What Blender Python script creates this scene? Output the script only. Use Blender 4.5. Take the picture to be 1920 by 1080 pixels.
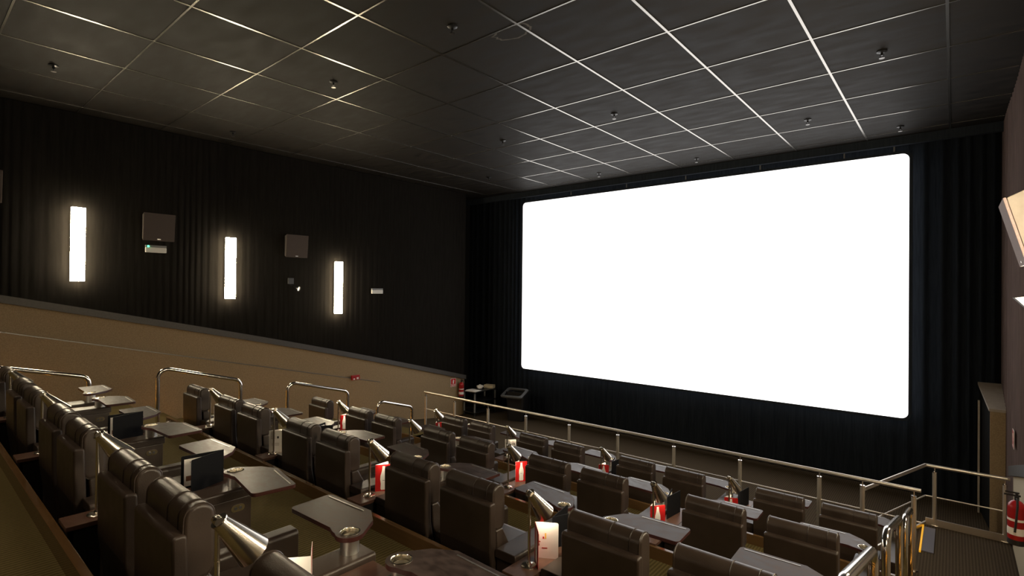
import bpy, bmesh, math, random
from mathutils import Vector, Matrix
random.seed(7)
C = bpy.context
for o in list(bpy.data.objects): bpy.data.objects.remove(o, do_unlink=True)
SC = C.scene
COL = SC.collection
PI = math.pi
ZO = 3.69                      # camera height above the floor in front of the screen

# ------------------------------------------------------------------ camera
def cam_axes(yaw, pitch, roll):
    f = Vector((-math.sin(yaw)*math.cos(pitch), math.cos(yaw)*math.cos(pitch), math.sin(pitch)))
    r0 = Vector((math.cos(yaw), math.sin(yaw), 0)); u0 = r0.cross(f)
    r = math.cos(roll)*r0 + math.sin(roll)*u0
    u = math.cos(roll)*u0 - math.sin(roll)*r0
    return r, u, f
cr, cu, cf = cam_axes(.700836, .0070143, .0100844)
cd = bpy.data.cameras.new('camera'); cam = bpy.data.objects.new('camera', cd); COL.objects.link(cam)
M = Matrix((cr, cu, -cf)).transposed().to_4x4(); M.translation = Vector((0, 0, ZO))
cam.matrix_world = M
cd.sensor_width = 36; cd.lens = 982.275/1920*36; cd.clip_start = .05; cd.clip_end = 100
SC.camera = cam

# ------------------------------------------------------------------ world, exposure
W = bpy.data.worlds.new('world'); SC.world = W; W.use_nodes = True
W.node_tree.nodes['Background'].inputs[0].default_value = (0, 0, 0, 1)
W.node_tree.nodes['Background'].inputs[1].default_value = 0
SC.view_settings.view_transform = 'Standard'; SC.view_settings.look = 'None'
SC.view_settings.exposure = 0; SC.view_settings.gamma = 1; SC.view_settings.use_curve_mapping = False

SCREEN_L = 1.9
SCONCE_L = 75.0
LAMP_W = 5.0
FILL_W = 8.0

# added fill: unseen warm area lights near the ceiling, brightening the back tier
def fill_light(x, y):
    l = bpy.data.lights.new('fill_light', 'AREA'); l.shape = 'DISK'; l.size = .35
    l.energy = FILL_W; l.color = (1, .80, .56); l.spread = 1.35
    o = bpy.data.objects.new('fill_light', l); COL.objects.link(o)
    o.location = (x, y, ZO+2.90)
    return o
for hx, hy in ((-8.4, -.35), (-6.2, -.35), (-4.0, -.35), (-1.8, -.35)):
    fill_light(hx, hy)

# ------------------------------------------------------------------ materials
def lin(c): return tuple(((v/255)/12.92 if v/255 <= .04045 else ((v/255+.055)/1.055)**2.4) for v in c)
MATS = {}
def mat(name, col, rough=.5, metal=0, spec=.5, col2=None, scale=20, bump=0, bscale=200, stretch=(1, 1, 1), emit=None, estr=0, rough2=None, coat=0):
    m = bpy.data.materials.new(name); m.use_nodes = True
    nt = m.node_tree; b = nt.nodes['Principled BSDF']
    b.inputs['Base Color'].default_value = (*col, 1)
    b.inputs['Roughness'].default_value = rough; b.inputs['Metallic'].default_value = metal
    b.inputs['Specular IOR Level'].default_value = spec
    b.inputs['Coat Weight'].default_value = coat
    if emit:
        b.inputs['Emission Color'].default_value = (*emit, 1); b.inputs['Emission Strength'].default_value = estr
    tc = nt.nodes.new('ShaderNodeTexCoord'); mp = nt.nodes.new('ShaderNodeMapping')
    nt.links.new(tc.outputs['Object'], mp.inputs[0]); mp.inputs['Scale'].default_value = stretch
    if col2:
        n = nt.nodes.new('ShaderNodeTexNoise'); n.inputs['Scale'].default_value = scale; n.inputs['Detail'].default_value = 5
        nt.links.new(mp.outputs[0], n.inputs['Vector'])
        r = nt.nodes.new('ShaderNodeValToRGB'); nt.links.new(n.outputs['Fac'], r.inputs[0])
        r.color_ramp.elements[0].position = .3; r.color_ramp.elements[1].position = .72
        r.color_ramp.elements[0].color = (*col, 1); r.color_ramp.elements[1].color = (*col2, 1)
        nt.links.new(r.outputs[0], b.inputs['Base Color'])
        if rough2 is not None:
            q = nt.nodes.new('ShaderNodeMapRange'); nt.links.new(n.outputs['Fac'], q.inputs[0])
            q.inputs[1].default_value = .3; q.inputs[2].default_value = .72
            q.inputs[3].default_value = rough; q.inputs[4].default_value = rough2
            nt.links.new(q.outputs[0], b.inputs['Roughness'])
    if bump:
        n2 = nt.nodes.new('ShaderNodeTexNoise'); n2.inputs['Scale'].default_value = bscale; n2.inputs['Detail'].default_value = 3
        nt.links.new(mp.outputs[0], n2.inputs['Vector'])
        bp = nt.nodes.new('ShaderNodeBump'); bp.inputs['Strength'].default_value = bump; bp.inputs['Distance'].default_value = .004
        nt.links.new(n2.outputs['Fac'], bp.inputs['Height']); nt.links.new(bp.outputs[0], b.inputs['Normal'])
    MATS[name] = m
    return m

leather = mat('leather', (.033, .0218, .0155), .34, spec=.6, col2=(.044, .0295, .0215), scale=9, bump=.22, bscale=260, rough2=.44)
welt_m = mat('leather_welt', (.022, .014, .010), .5)
wood_dark = mat('dark_wood', (.075, .036, .024), .38, col2=(.125, .064, .042), scale=14, stretch=(14, 1, 14), rough2=.46)
wood_curb = mat('curb_wood', (.115, .062, .025), .15, col2=(.135, .074, .030), scale=5, stretch=(.6, 9, 9))
tray_m = mat('tray_laminate', (.020, .0125, .0105), .34, col2=(.064, .042, .035), scale=16, rough2=.52, stretch=(1, 2.4, 1), spec=.33)
tray_edge = mat('tray_edge', (.048, .015, .012), .32)
dk_metal = mat('dark_metal', (.20, .19, .18), .3, 1)
alu = mat('brushed_aluminium', (.62, .60, .56), .38, 1)
chrome = mat('polished_steel', (.80, .76, .72), .16, 1)
cup_m = mat('cup_steel', (.85, .80, .70), .18, 1)
satin = mat('satin_steel', (.72, .66, .58), .42, 1)
lampm = mat('nickel', (.76, .71, .63), .22, 1)
black_p = mat('black_plastic', (.012, .012, .013), .35)
black_c = mat('black_card', (.005, .005, .006), .6, spec=.12)
paper = mat('white_paper', (.80, .77, .72), .6)
red_ink = mat('red_print', (.48, .012, .012), .38)
ink = mat('dark_print', (.04, .03, .03), .5)
brown_ink = mat('brown_print', (.16, .07, .04), .5)
yellow_ink = mat('yellow_print', (.75, .45, .06), .5)
drape_black = mat('black_drape', (.014, .012, .0098), .95, spec=.12, col2=(.021, .018, .015), scale=6, stretch=(6, 6, .4))
drape_navy = mat('black_velvet', (.015, .0185, .025), .95, spec=.12, col2=(.025, .031, .040), scale=6, stretch=(6, 6, .4))
drape_right = mat('brown_drape', (.20, .145, .13), .95, spec=.1, col2=(.28, .205, .185), scale=6, stretch=(6, 6, .4))
wains = mat('tan_wall_carpet', (.245, .176, .102), .95, spec=.08, col2=(.33, .24, .142), scale=55, bump=.5, bscale=160)
cap_m = mat('dark_cap', (.040, .034, .028), .5, col2=(.052, .044, .036), scale=30)
tile_m = mat('ceiling_tile', (.0055, .0044, .0034), .58, spec=.16, col2=(.0160, .0126, .0094), scale=2.4, bump=.35, bscale=90, stretch=(1, 3, 1), rough2=.72)
bar_m = mat('ceiling_grid_metal', (.43, .41, .375), .25, 1)
black_wall = mat('black_wall', (.010, .010, .010), .9, spec=.1)
spk_m = mat('speaker_cloth', (.078, .062, .054), .9, spec=.1, bump=.3, bscale=400)
spk_rose = mat('rose_speaker_cloth', (.34, .26, .25), .8, col2=(.40, .31, .30), scale=60)
spk_box = mat('speaker_box', (.030, .025, .022), .6)
spk_pale = mat('pale_speaker_box', (.30, .255, .215), .6, col2=(.36, .31, .26), scale=12)
white_p = mat('white_plastic', (.55, .53, .48), .4)
grey_p = mat('grey_plastic', (.16, .16, .16), .5)
dkgrey_p = mat('dark_grey_plastic', (.05, .05, .05), .5)
ext_red = mat('red_enamel', (.33, .008, .010), .28)
rubber = mat('black_rubber', (.012, .012, .012), .6)
sconce_m = mat('lit_diffuser', (.9, .9, .85), .5, emit=(1.0, .84, .58), estr=SCONCE_L)
sconce_r = mat('lit_diffuser_right', (.9, .9, .85), .5, emit=(1.0, .84, .58), estr=SCONCE_L*1.25)
screen_m = mat('lit_screen', (.3, .3, .3), .9, spec=0, emit=(1.0, .985, .98), estr=SCREEN_L)
led_g = mat('green_led', (.02, .3, .1), .4, emit=(.05, 1, .35), estr=6)
led_o = mat('amber_led', (.4, .15, .02), .4, emit=(1, .38, .04), estr=5)
yellow_m = mat('yellow_nosing', (.75, .38, .02), .5, emit=(1, .48, .02), estr=.55)
bulb_m = mat('lit_bulb', (1, .9, .75), .4, emit=(1, .86, .62), estr=30)
glow_lens = mat('lit_spot_lens', (1, .9, .8), .3, emit=(1, .9, .75), estr=1.2)
plate_m = mat('step_plate', (.10, .095, .12), .45)
cream = mat('cream_paint', (.50, .43, .30), .6)

def carpet(name, c1, c2, axis, pitch):
    m = bpy.data.materials.new(name); m.use_nodes = True; nt = m.node_tree; b = nt.nodes['Principled BSDF']
    b.inputs['Roughness'].default_value = .95; b.inputs['Specular IOR Level'].default_value = .06
    tc = nt.nodes.new('ShaderNodeTexCoord')
    w = nt.nodes.new('ShaderNodeTexWave'); w.bands_direction = axis
    w.inputs['Scale'].default_value = 2*PI/20/pitch
    w.inputs['Distortion'].default_value = .6; w.inputs['Detail'].default_value = 2; w.inputs['Detail Scale'].default_value = 4
    nt.links.new(tc.outputs['Object'], w.inputs[0])
    n = nt.nodes.new('ShaderNodeTexNoise'); n.inputs['Scale'].default_value = 60; n.inputs['Detail'].default_value = 4
    nt.links.new(tc.outputs['Object'], n.inputs['Vector'])
    mx = nt.nodes.new('ShaderNodeMix'); mx.inputs[0].default_value = .45
    nt.links.new(w.outputs['Fac'], mx.inputs[2]); nt.links.new(n.outputs['Fac'], mx.inputs[3])
    r = nt.nodes.new('ShaderNodeValToRGB'); nt.links.new(mx.outputs[0], r.inputs[0])
    r.color_ramp.elements[0].position = .25; r.color_ramp.elements[1].position = .75
    r.color_ramp.elements[0].color = (*c1, 1); r.color_ramp.elements[1].color = (*c2, 1)
    nt.links.new(r.outputs[0], b.inputs['Base Color'])
    bp = nt.nodes.new('ShaderNodeBump'); bp.inputs['Strength'].default_value = .5; bp.inputs['Distance'].default_value = .006
    nt.links.new(mx.outputs[0], bp.inputs['Height']); nt.links.new(bp.outputs[0], b.inputs['Normal'])
    return m
carpet_tier = carpet('olive_carpet', (.070, .054, .021), (.125, .098, .042), 'X', .032)
carpet_low = carpet('brown_carpet', (.048, .036, .024), (.080, .060, .039), 'X', .032)

# ------------------------------------------------------------------ mesh helpers
class MB:
    def __init__(s): s.bm = bmesh.new()
    def box(s, x0, x1, y0, y1, z0, z1, m=None):
        ret = bmesh.ops.create_cube(s.bm, size=1)
        for v in ret['verts']:
            v.co = Vector((x0+(v.co.x+.5)*(x1-x0), y0+(v.co.y+.5)*(y1-y0), z0+(v.co.z+.5)*(z1-z0)))
            if m: v.co = m @ v.co
        return ret['verts']
    def hexa(s, pts):            # 8 points: bottom ring 4, top ring 4
        v = [s.bm.verts.new(p) for p in pts]
        for f in ((3, 2, 1, 0), (4, 5, 6, 7), (0, 1, 5, 4), (1, 2, 6, 5), (2, 3, 7, 6), (3, 0, 4, 7)):
            s.bm.faces.new([v[i] for i in f])
        return s
    def cyl(s, p0, p1, r0, r1=None, seg=16, caps=True):
        p0 = Vector(p0); p1 = Vector(p1); d = p1-p0
        if r1 is None: r1 = r0
        q = d.to_track_quat('Z', 'Y').to_matrix().to_4x4()
        ret = bmesh.ops.create_cone(s.bm, cap_ends=caps, segments=seg, radius1=r0, radius2=r1, depth=d.length,
                                    matrix=Matrix.Translation((p0+p1)/2) @ q)
        return ret['verts']
    def sphere(s, c, r, seg=12, sc=(1, 1, 1)):
        bmesh.ops.create_uvsphere(s.bm, u_segments=seg, v_segments=max(6, seg//2), radius=r,
                                  matrix=Matrix.Translation(c) @ Matrix.Diagonal((*sc, 1)))
    def lathe(s, prof, seg=24, m=None, closed=False):
        rings = []
        for r, z in prof:
            if r < 1e-6:
                v = s.bm.verts.new((0, 0, z)); rings.append([v])
            else:
                rings.append([s.bm.verts.new((r*math.cos(2*PI*i/seg), r*math.sin(2*PI*i/seg), z)) for i in range(seg)])
        pairs = list(zip(rings[:-1], rings[1:]))
        if closed: pairs.append((rings[-1], rings[0]))
        for a, b in pairs:
            for i in range(seg):
                j = (i+1) % seg
                if len(a) == 1 and len(b) == 1: continue
                if len(a) == 1: s.bm.faces.new((a[0], b[j], b[i]))
                elif len(b) == 1: s.bm.faces.new((a[i], a[j], b[0]))
                else: s.bm.faces.new((a[i], a[j], b[j], b[i]))
        if m:
            for ring in rings:
                for v in ring: v.co = m @ v.co
        return s
    def prism(s, poly, axis, a0, a1):
        # poly in the two other axes (x: (y,z), y: (x,z), z: (x,y))
        def P(p, a):
            return (a, p[0], p[1]) if axis == 'x' else (p[0], a, p[1]) if axis == 'y' else (p[0], p[1], a)
        A = [s.bm.verts.new(P(p, a0)) for p in poly]; B = [s.bm.verts.new(P(p, a1)) for p in poly]
        n = len(poly)
        fs = [s.bm.faces.new(A[::-1]), s.bm.faces.new(B)]
        for i in range(n):
            s.bm.faces.new((A[i], A[(i+1) % n], B[(i+1) % n], B[i]))
        bmesh.ops.recalc_face_normals(s.bm, faces=s.bm.faces[:])
        return [e for f in fs for e in f.edges]
    def tube(s, path, r, seg=10, closed=False):
        path = [Vector(p) for p in path]; n = len(path); rings = []
        up = None
        for i, p in enumerate(path):
            a = path[i-1] if (i > 0 or closed) else p
            b = path[(i+1) % n] if (i < n-1 or closed) else p
            t = (b-a).normalized()
            if up is None:
                up = Vector((0, 0, 1)) if abs(t.z) < .9 else Vector((1, 0, 0))
            x = up.cross(t)
            if x.length < 1e-5: x = Vector((1, 0, 0)).cross(t)
            x.normalize(); y = t.cross(x).normalized(); up = y
            rings.append([s.bm.verts.new(p + r*(math.cos(2*PI*k/seg)*x + math.sin(2*PI*k/seg)*y)) for k in range(seg)])
        m = n if closed else n-1
        for i in range(m):
            a, b = rings[i], rings[(i+1) % n]
            for k in range(seg): s.bm.faces.new((a[k], a[(k+1) % seg], b[(k+1) % seg], b[k]))
        if not closed:
            s.bm.faces.new(rings[0][::-1]); s.bm.faces.new(rings[-1])
        return s
    def bevel(s, w, seg=2, edges=None, ang=50):
        if edges is None:
            edges = [e for e in s.bm.edges if len(e.link_faces) == 2 and e.calc_face_angle(0) > math.radians(ang)]
        edges = list(set(edges))
        bmesh.ops.bevel(s.bm, geom=edges, offset=w, segments=seg, affect='EDGES', profile=.5, clamp_overlap=True)
        return s
    def build(s, name, m, parent=None, smooth=40, mats=None):
        bmesh.ops.recalc_face_normals(s.bm, faces=s.bm.faces[:])
        for f in s.bm.faces: f.smooth = smooth > 0
        for e in s.bm.edges:
            e.smooth = not (len(e.link_faces) == 2 and e.calc_face_angle(0) > math.radians(smooth))
        me = bpy.data.meshes.new(name); s.bm.to_mesh(me); s.bm.free()
        me.materials.append(m)
        for x in (mats or []): me.materials.append(x)
        o = bpy.data.objects.new(name, me); COL.objects.link(o)
        if smooth > 0:
            wn = o.modifiers.new('weighted_normal', 'WEIGHTED_NORMAL'); wn.keep_sharp = True; wn.weight = 80
        if parent: o.parent = parent
        return o

def rpoly(pts, rad, seg=5):
    """polygon with rounded corners; rad: number or list"""
    n = len(pts); out = []
    for i in range(n):
        p = Vector(pts[i]); a = Vector(pts[i-1]); b = Vector(pts[(i+1) % n])
        r = rad[i] if isinstance(rad, (list, tuple)) else rad
        u = (a-p).normalized(); v = (b-p).normalized()
        ang = u.angle(v)
        if r <= 0 or ang > PI-.02: out.append(tuple(p)); continue
        d = min(r/math.tan(ang/2), .49*(a-p).length, .49*(b-p).length)
        r2 = d*math.tan(ang/2)
        c = p+(u+v).normalized()*(r2/math.sin(ang/2))
        s0 = p+u*d-c; s1 = p+v*d-c
        t0 = math.atan2(s0.y, s0.x); t1 = math.atan2(s1.y, s1.x)
        dt = (t1-t0+PI) % (2*PI)-PI
        for k in range(seg+1):
            t = t0+dt*k/seg; out.append((c.x+r2*math.cos(t), c.y+r2*math.sin(t)))
    return out

def tag(o, label=None, cat=None, group=None, kind=None):
    if label: o['label'] = label
    if cat: o['category'] = cat
    if group: o['group'] = group
    if kind: o['kind'] = kind
    return o
def empty(name, loc, label=None, cat=None, group=None, rz=0, kind=None):
    o = bpy.data.objects.new(name, None); COL.objects.link(o); o.location = loc; o.rotation_euler = (0, 0, rz)
    o.empty_display_size = .1
    return tag(o, label, cat, group, kind)
def struct(o, label, cat): return tag(o, label, cat, None, 'structure')
def copy_tree(o, parent=None):
    c = o.copy(); COL.objects.link(c)
    if parent:
        c.parent = parent; c.matrix_parent_inverse = o.matrix_parent_inverse.copy()
    for ch in list(o.children): copy_tree(ch, c)
    return c

# ------------------------------------------------------------------ levels (above the front floor)
FL = {'Z': ZO-1.54, 'A': ZO-2.00, 'B': ZO-2.46, 'C': ZO-2.93, 'D': ZO-3.39}
YB = {'A': .77, 'B': 2.75, 'C': 4.70, 'D': 6.66}          # plane of the chair backs
XT0 = {'A': -.36, 'B': -.36, 'C': -.37, 'D': -.30}         # x of (missing) table 0; tables sit 1.84 further left each
PIT = {'A': 1.84, 'B': 1.84, 'C': 1.84, 'D': 1.83}
CURB = {'Z': .62, 'A': 2.62, 'B': 4.57, 'C': 6.53}         # front edge of each tier
XL, XR = -8.80, -.42                                        # row ends
WL, WR = -11.25, .62                                        # side walls
CEIL = ZO+2.932
YF = 12.38                                                  # front curtain

# ------------------------------------------------------------------ floors
def floor_piece(poly, z0, z1, m, label):
    b = MB(); b.prism(poly, 'z', z0, z1)
    return struct(b.build('floor', m, smooth=0), label, 'floor')
floor_piece([(-12.4, 8.0), (WR+.2, 8.0), (WR+.2, YF+.3), (-12.4, YF+.3)], -.2, 0, carpet_low, 'brown ribbed carpet floor in front of the screen')
floor_piece([(-9.6, 6.45), (WR, 6.45), (WR, 10.0), (-.31, 10.0), (-.90, 8.25), (-9.6, 8.25)], .001, FL['D'], carpet_low, 'carpeted lowest tier with the landing behind the railing')
prev = {'Z': -5.2, 'A': .55, 'B': 2.55, 'C': 4.5}
for r, lab in (('Z', 'carpeted tier at the back where the camera stands'), ('A', 'olive carpeted tier under the nearest row of recliners'),
               ('B', 'olive carpeted tier under the second row of recliners'), ('C', 'olive carpeted tier under the third row of recliners')):
    y0, y1 = prev[r], CURB[r]
    floor_piece([(XL, y0), (XR, y0), (XR, y1), (XL, y1)], .002, FL[r], carpet_tier, lab)
# curbs: timber upstand along each tier's front edge, facing down to the next row
k = 0
for r, nx in (('Z', 'A'), ('A', 'B'), ('B', 'C'), ('C', 'D')):
    k += 1
    y = CURB[r]; b = MB()
    b.box(XL-.02, XR+.02, y, y+.045, FL[nx]-.02, FL[r]+.115)
    b.bevel(.006, 2)
    struct(b.build('trim_%d' % k, wood_curb), {'Z': 'brown timber curb behind the nearest row, with the bright highlight',
           'A': 'brown timber curb between nearest and second row', 'B': 'brown timber curb between second and third row',
           'C': 'brown timber curb between third and front row'}[r], 'curb')
# aisles: level stretches with three steps down beside each curb
def aisle(x0, x1, side):
    segs = [(-5.2, CURB['Z']+.0, FL['Z'])]
    order = ['Z', 'A', 'B', 'C', 'D']
    for a, n in zip(order[:-1], order[1:]):
        y = CURB[a]; d = (FL[a]-FL[n])/3
        segs.append((y, y+.32, FL[a]-d)); segs.append((y+.32, y+.64, FL[a]-2*d))
        y1 = CURB[n] if n != 'D' else (8.25 if side == 'left' else 6.9)
        segs.append((y+.64, y1 if n != 'D' else max(y1, y+.9), FL[n]))
    for y0, y1, z in segs:
        if side == 'right' and z <= FL['D']+.001: continue
        b = MB(); b.box(x0, x1, y0, y1+.02, .003, z)
        struct(b.build('floor', carpet_tier, smooth=0), 'olive carpeted step or landing in the %s aisle' % side, 'floor')
aisle(WL, XL-.001, 'left'); aisle(XR+.001, WR, 'right')
b = MB(); b.hexa([(WL, 8.2, .004), (-9.6, 8.2, .004), (-9.6, 10.6, .004), (WL, 10.6, .004),
                  (WL, 8.2, FL['D']), (-9.6, 8.2, FL['D']), (-9.6, 10.6, .01), (WL, 10.6, .01)])
struct(b.build('floor', carpet_low, smooth=0), 'carpeted ramp down along the left wall', 'floor')

# ------------------------------------------------------------------ walls
def capz(y): return ZO-.13-.237*(y-1.08) + .012*math.sin((y-1.0)/10.2*PI)*6    # top of the cap on the side walls
YE = 11.15
b = MB(); b.box(WL-.3, WL-.06, -5.2, YE, 0, CEIL+.1)
struct(b.build('wall_left', black_wall, smooth=0), 'dark left wall behind its black curtain', 'wall')
ys = [-5.2+(YE+5.2)*i/40 for i in range(41)]
def slope_panel(x0, x1, zf, zt, ya, yb, n=40):
    b = MB(); prevr = None
    for i in range(n+1):
        y = ya+(yb-ya)*i/n
        ring = [b.bm.verts.new(p) for p in ((x0, y, zf(y)), (x1, y, zf(y)), (x1, y, zt(y)), (x0, y, zt(y)))]
        if prevr:
            for q in range(4): b.bm.faces.new((prevr[q], prevr[(q+1) % 4], ring[(q+1) % 4], ring[q]))
        else: b.bm.faces.new(ring)
        prevr = ring
    b.bm.faces.new(prevr[::-1])
    return b
struct(slope_panel(WL-.06, WL, lambda y: 0, lambda y: capz(y)-.10, -5.2, YE).build('wall_left', wains, smooth=30), 'tan carpet-covered lower left wall under the sloping cap', 'wall')
struct(slope_panel(WL-.06, WL+.06, lambda y: capz(y)-.12, lambda y: capz(y), -5.2, YE+.02).build('trim_5', cap_m, smooth=30), 'dark sloping cap along the top of the tan left wall', 'trim')
def plz(y): return ZO-.735-.2345*(y-1.2)
struct(slope_panel(WL+.001, WL+.055, lambda y: 0, plz, -5.2, 8.08).build('wall_left', wains, smooth=30), 'thin tan panel standing off the lower left wall', 'wall')
struct(slope_panel(WL+.001, WL+.062, lambda y: plz(y), lambda y: plz(y)+.014, -5.2, 8.085).build('trim_6', dk_metal, smooth=30), 'thin metal edge on top of the tan panel', 'trim')

def drape(name, plane, u0, u1, zb, zt, m, amp=.02, pitch=.16, nz=6, sign=1, seed=1):
    rnd = random.Random(seed); b = MB()
    n = int((u1-u0)/pitch*8); cols = []
    ph = 0; us = []
    for i in range(n+1): us.append(u0+(u1-u0)*i/n)
    for i, u in enumerate(us):
        ph += 2*PI/8*(1+.25*math.sin(u*2.3)+.15*math.sin(u*7.1))
        a = amp*(.75+.4*math.sin(u*1.7+1))
        d = a*(math.sin(ph)+.35*math.sin(2*ph+.6))*sign
        col = []
        for j in range(nz+1):
            z = zb(u)+(zt-zb(u))*j/nz
            dd = d*(1-.15*j/nz)
            if plane[0] == 'x': col.append(b.bm.verts.new((plane[1]+dd, u, z)))
            else: col.append(b.bm.verts.new((u, plane[1]+dd, z)))
        cols.append(col)
    for c0, c1 in zip(cols[:-1], cols[1:]):
        for j in range(nz): b.bm.faces.new((c0[j], c1[j], c1[j+1], c0[j+1]))
    # back sheet gives the cloth its thickness
    ext = bmesh.ops.solidify(b.bm, geom=b.bm.faces[:], thickness=.004)
    return b.build(name, m, smooth=80)
tag(drape('curtain', ('x', WL-.01), -5.2, YE, lambda y: capz(y)-.005, CEIL-.01, drape_black, .0028, .13, seed=2),
    'black pleated curtain covering the left wall above the tan panel', 'curtain')
tag(drape('curtain', ('y', YF), -12.3, WR-.02, lambda x: .015, CEIL+.25, drape_navy, .022, .20, seed=3),
    'black pleated curtain hanging behind and below the big screen', 'curtain')
b = MB(); b.box(-12.4, WR+.3, YF+.08, YF+.3, 0, CEIL+.4)
struct(b.build('wall_front', black_wall, smooth=0), 'dark front wall behind the screen curtain', 'wall')
b = MB(); b.box(-12.5, -12.32, YE-.1, YF+.2, 0, CEIL+.4); b.box(-12.4, WL-.06, YE-.12, YE-.02, 0, CEIL+.1)
struct(b.build('wall_left', black_wall, smooth=0), 'black return wall in the corner left of the screen', 'wall')
b = MB(); b.box(-12.4, WR+.3, -5.4, -5.2, 0, CEIL+.2)
struct(b.build('wall_back', drape_black, smooth=0), 'dark back wall behind the last row', 'wall')
# right wall
b = MB(); b.box(WR+.06, WR+.3, -5.2, YF+.1, 0, CEIL+.1)
struct(b.build('wall_right', black_wall, smooth=0), 'dark right wall behind its brown curtain', 'wall')
tag(drape('curtain', ('x', WR+.02), -5.2, YF-.05, lambda y: capz(y)-.135 if y < 9.8 else .02, CEIL-.01, drape_right, .020, .15, sign=-1, seed=5),
    'brown pleated curtain covering the right wall', 'curtain')
struct(slope_panel(WR, WR+.06, lambda y: 0, lambda y: capz(y)-.24, -5.2, 9.8).build('wall_right', cream, smooth=30), 'pale lower right wall behind the red fire extinguisher', 'wall')
struct(slope_panel(WR-.05, WR+.06, lambda y: capz(y)-.26, lambda y: capz(y)-.13, -5.2, 9.82).build('trim_7', cap_m, smooth=30), 'grey sloping cap on the lower right wall', 'trim')

# ------------------------------------------------------------------ ceiling: black tiles in a metal grid
# lines along y at x = xg0 - 1.2 i ; lines along x at y = yg0 + 1.2 j   (measured)
xg0 = -.4299/.40927*1.2; yg0 = 1.9016/.40927*1.2
b = MB(); b.box(-12.4, WR+.3, -5.4, 11.93, CEIL, CEIL+.08)
struct(b.build('ceiling', tile_m, smooth=0), 'ceiling of large black acoustic tiles', 'ceiling')
b = MB()
xs = [xg0+1.2-1.2*i for i in range(0, 11)]; xs = [x for x in xs if WL < x < WR]
ysg = [yg0+1.2*j for j in range(-9, 6)]; ysg = [y for y in ysg if -5.2 < y < 11.9]
for x in xs: b.box(x-.014, x+.014, -5.2, 11.93, CEIL-.007, CEIL+.01)
for y in ysg: b.box(WL, WR, y-.010, y+.010, CEIL-.0055, CEIL+.01)
struct(b.build('trim_8', bar_m, smooth=0), 'metal grid bars between the black ceiling tiles', 'ceiling grid')
b = MB(); b.box(-12.4, WR+.1, 11.93, 12.02, CEIL-.16, CEIL+.45)
struct(b.build('trim_9', drape_navy, smooth=0), 'black valance closing the ceiling above the screen', 'trim')

b = MB(); b.box(-12.4, WR+.3, 11.95, YF+.3, CEIL+.36, CEIL+.44)
struct(b.build('ceiling', black_wall, smooth=0), 'black raised ceiling strip above the screen', 'ceiling')
# sprinklers
def sprinkler(x, y):
    t = empty('ceiling_sprinkler', (x, y, CEIL))
    p = MB(); p.lathe([(0, 0), (.055, 0), (.055, -.012), (.03, -.022), (0, -.022)], 16); p.build('escutcheon', black_p, t)
    p = MB(); p.cyl((0, 0, -.02), (0, 0, -.055), .014, seg=10); p.cyl((.018, 0, -.05), (.006, 0, -.085), .003, seg=6); p.cyl((-.018, 0, -.05), (-.006, 0, -.085), .003, seg=6)
    p.build('frame_arm', black_p, t)
    p = MB(); p.lathe([(0, -.083), (.028, -.083), (.030, -.088), (0, -.090)], 14); p.build('deflector', dk_metal, t)
    return t
sp0 = None
for x, y, lab in [(-9.10, 1.35, 'black sprinkler in the ceiling at the far left, nearest to the camera'),
        (-6.68, 3.98, 'black sprinkler in the ceiling above the middle left wall light'),
        (-4.25, 3.97, 'black sprinkler near the pale stain at the top middle of the ceiling'),
        (-4.26, 7.60, 'sprinkler in the ceiling right of centre, halfway to the screen'),
        (-6.69, 7.61, 'sprinkler in the middle of the ceiling above the screen’s left edge'),
        (-9.12, 9.85, 'sprinkler in the dark far ceiling above the left end of the screen'),
        (-1.88, 9.86, 'largest black sprinkler in the ceiling just above the screen’s right half'),
        (-.67, 7.63, 'sprinkler in the ceiling near the top right, beside the last bright bar'),
        (-.72, 11.24, 'sprinkler in the ceiling just above the screen’s top right corner'),
        (-10.29, 4.08, 'tiny sprinkler in the dark ceiling edge over the left wall'),
        (-6.68, 11.19, 'sprinkler in the ceiling close to the screen top, left of centre'),
        (-4.28, 11.24, 'sprinkler in the ceiling close to the screen top, at its centre')]:
    t = sprinkler(x, y) if sp0 is None else copy_tree(sp0)
    if sp0 is None: sp0 = t
    t.location = (x, y, CEIL-.001); tag(t, lab, 'sprinkler', 'ceiling sprinklers')

# pale water stain on one tile (flat irregular patch with its own outline)
b = MB(); rnd = random.Random(4); pts = []
for i in range(26):
    a = 2*PI*i/26; rr = (.20+.05*rnd.random())*(1 if i % 2 else .9)
    pts.append((-3.82+rr*1.25*math.cos(a), 4.50+rr*.62*math.sin(a)))
inn = [(-3.82+(p[0]+3.82)*.88, 4.50+(p[1]-4.50)*.84) for p in pts]
A = [b.bm.verts.new((*p, CEIL-.001)) for p in pts]; B_ = [b.bm.verts.new((*p, CEIL-.001)) for p in inn]
for i in range(26): b.bm.faces.new((A[i], A[(i+1) % 26], B_[(i+1) % 26], B_[i]))
stain_m = mat('water_stain', (.035, .030, .024), .7, col2=(.085, .074, .060), scale=25)
tag(b.build('water_stain', stain_m, smooth=0), 'pale irregular water stain on a black ceiling tile', 'stain')

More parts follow.
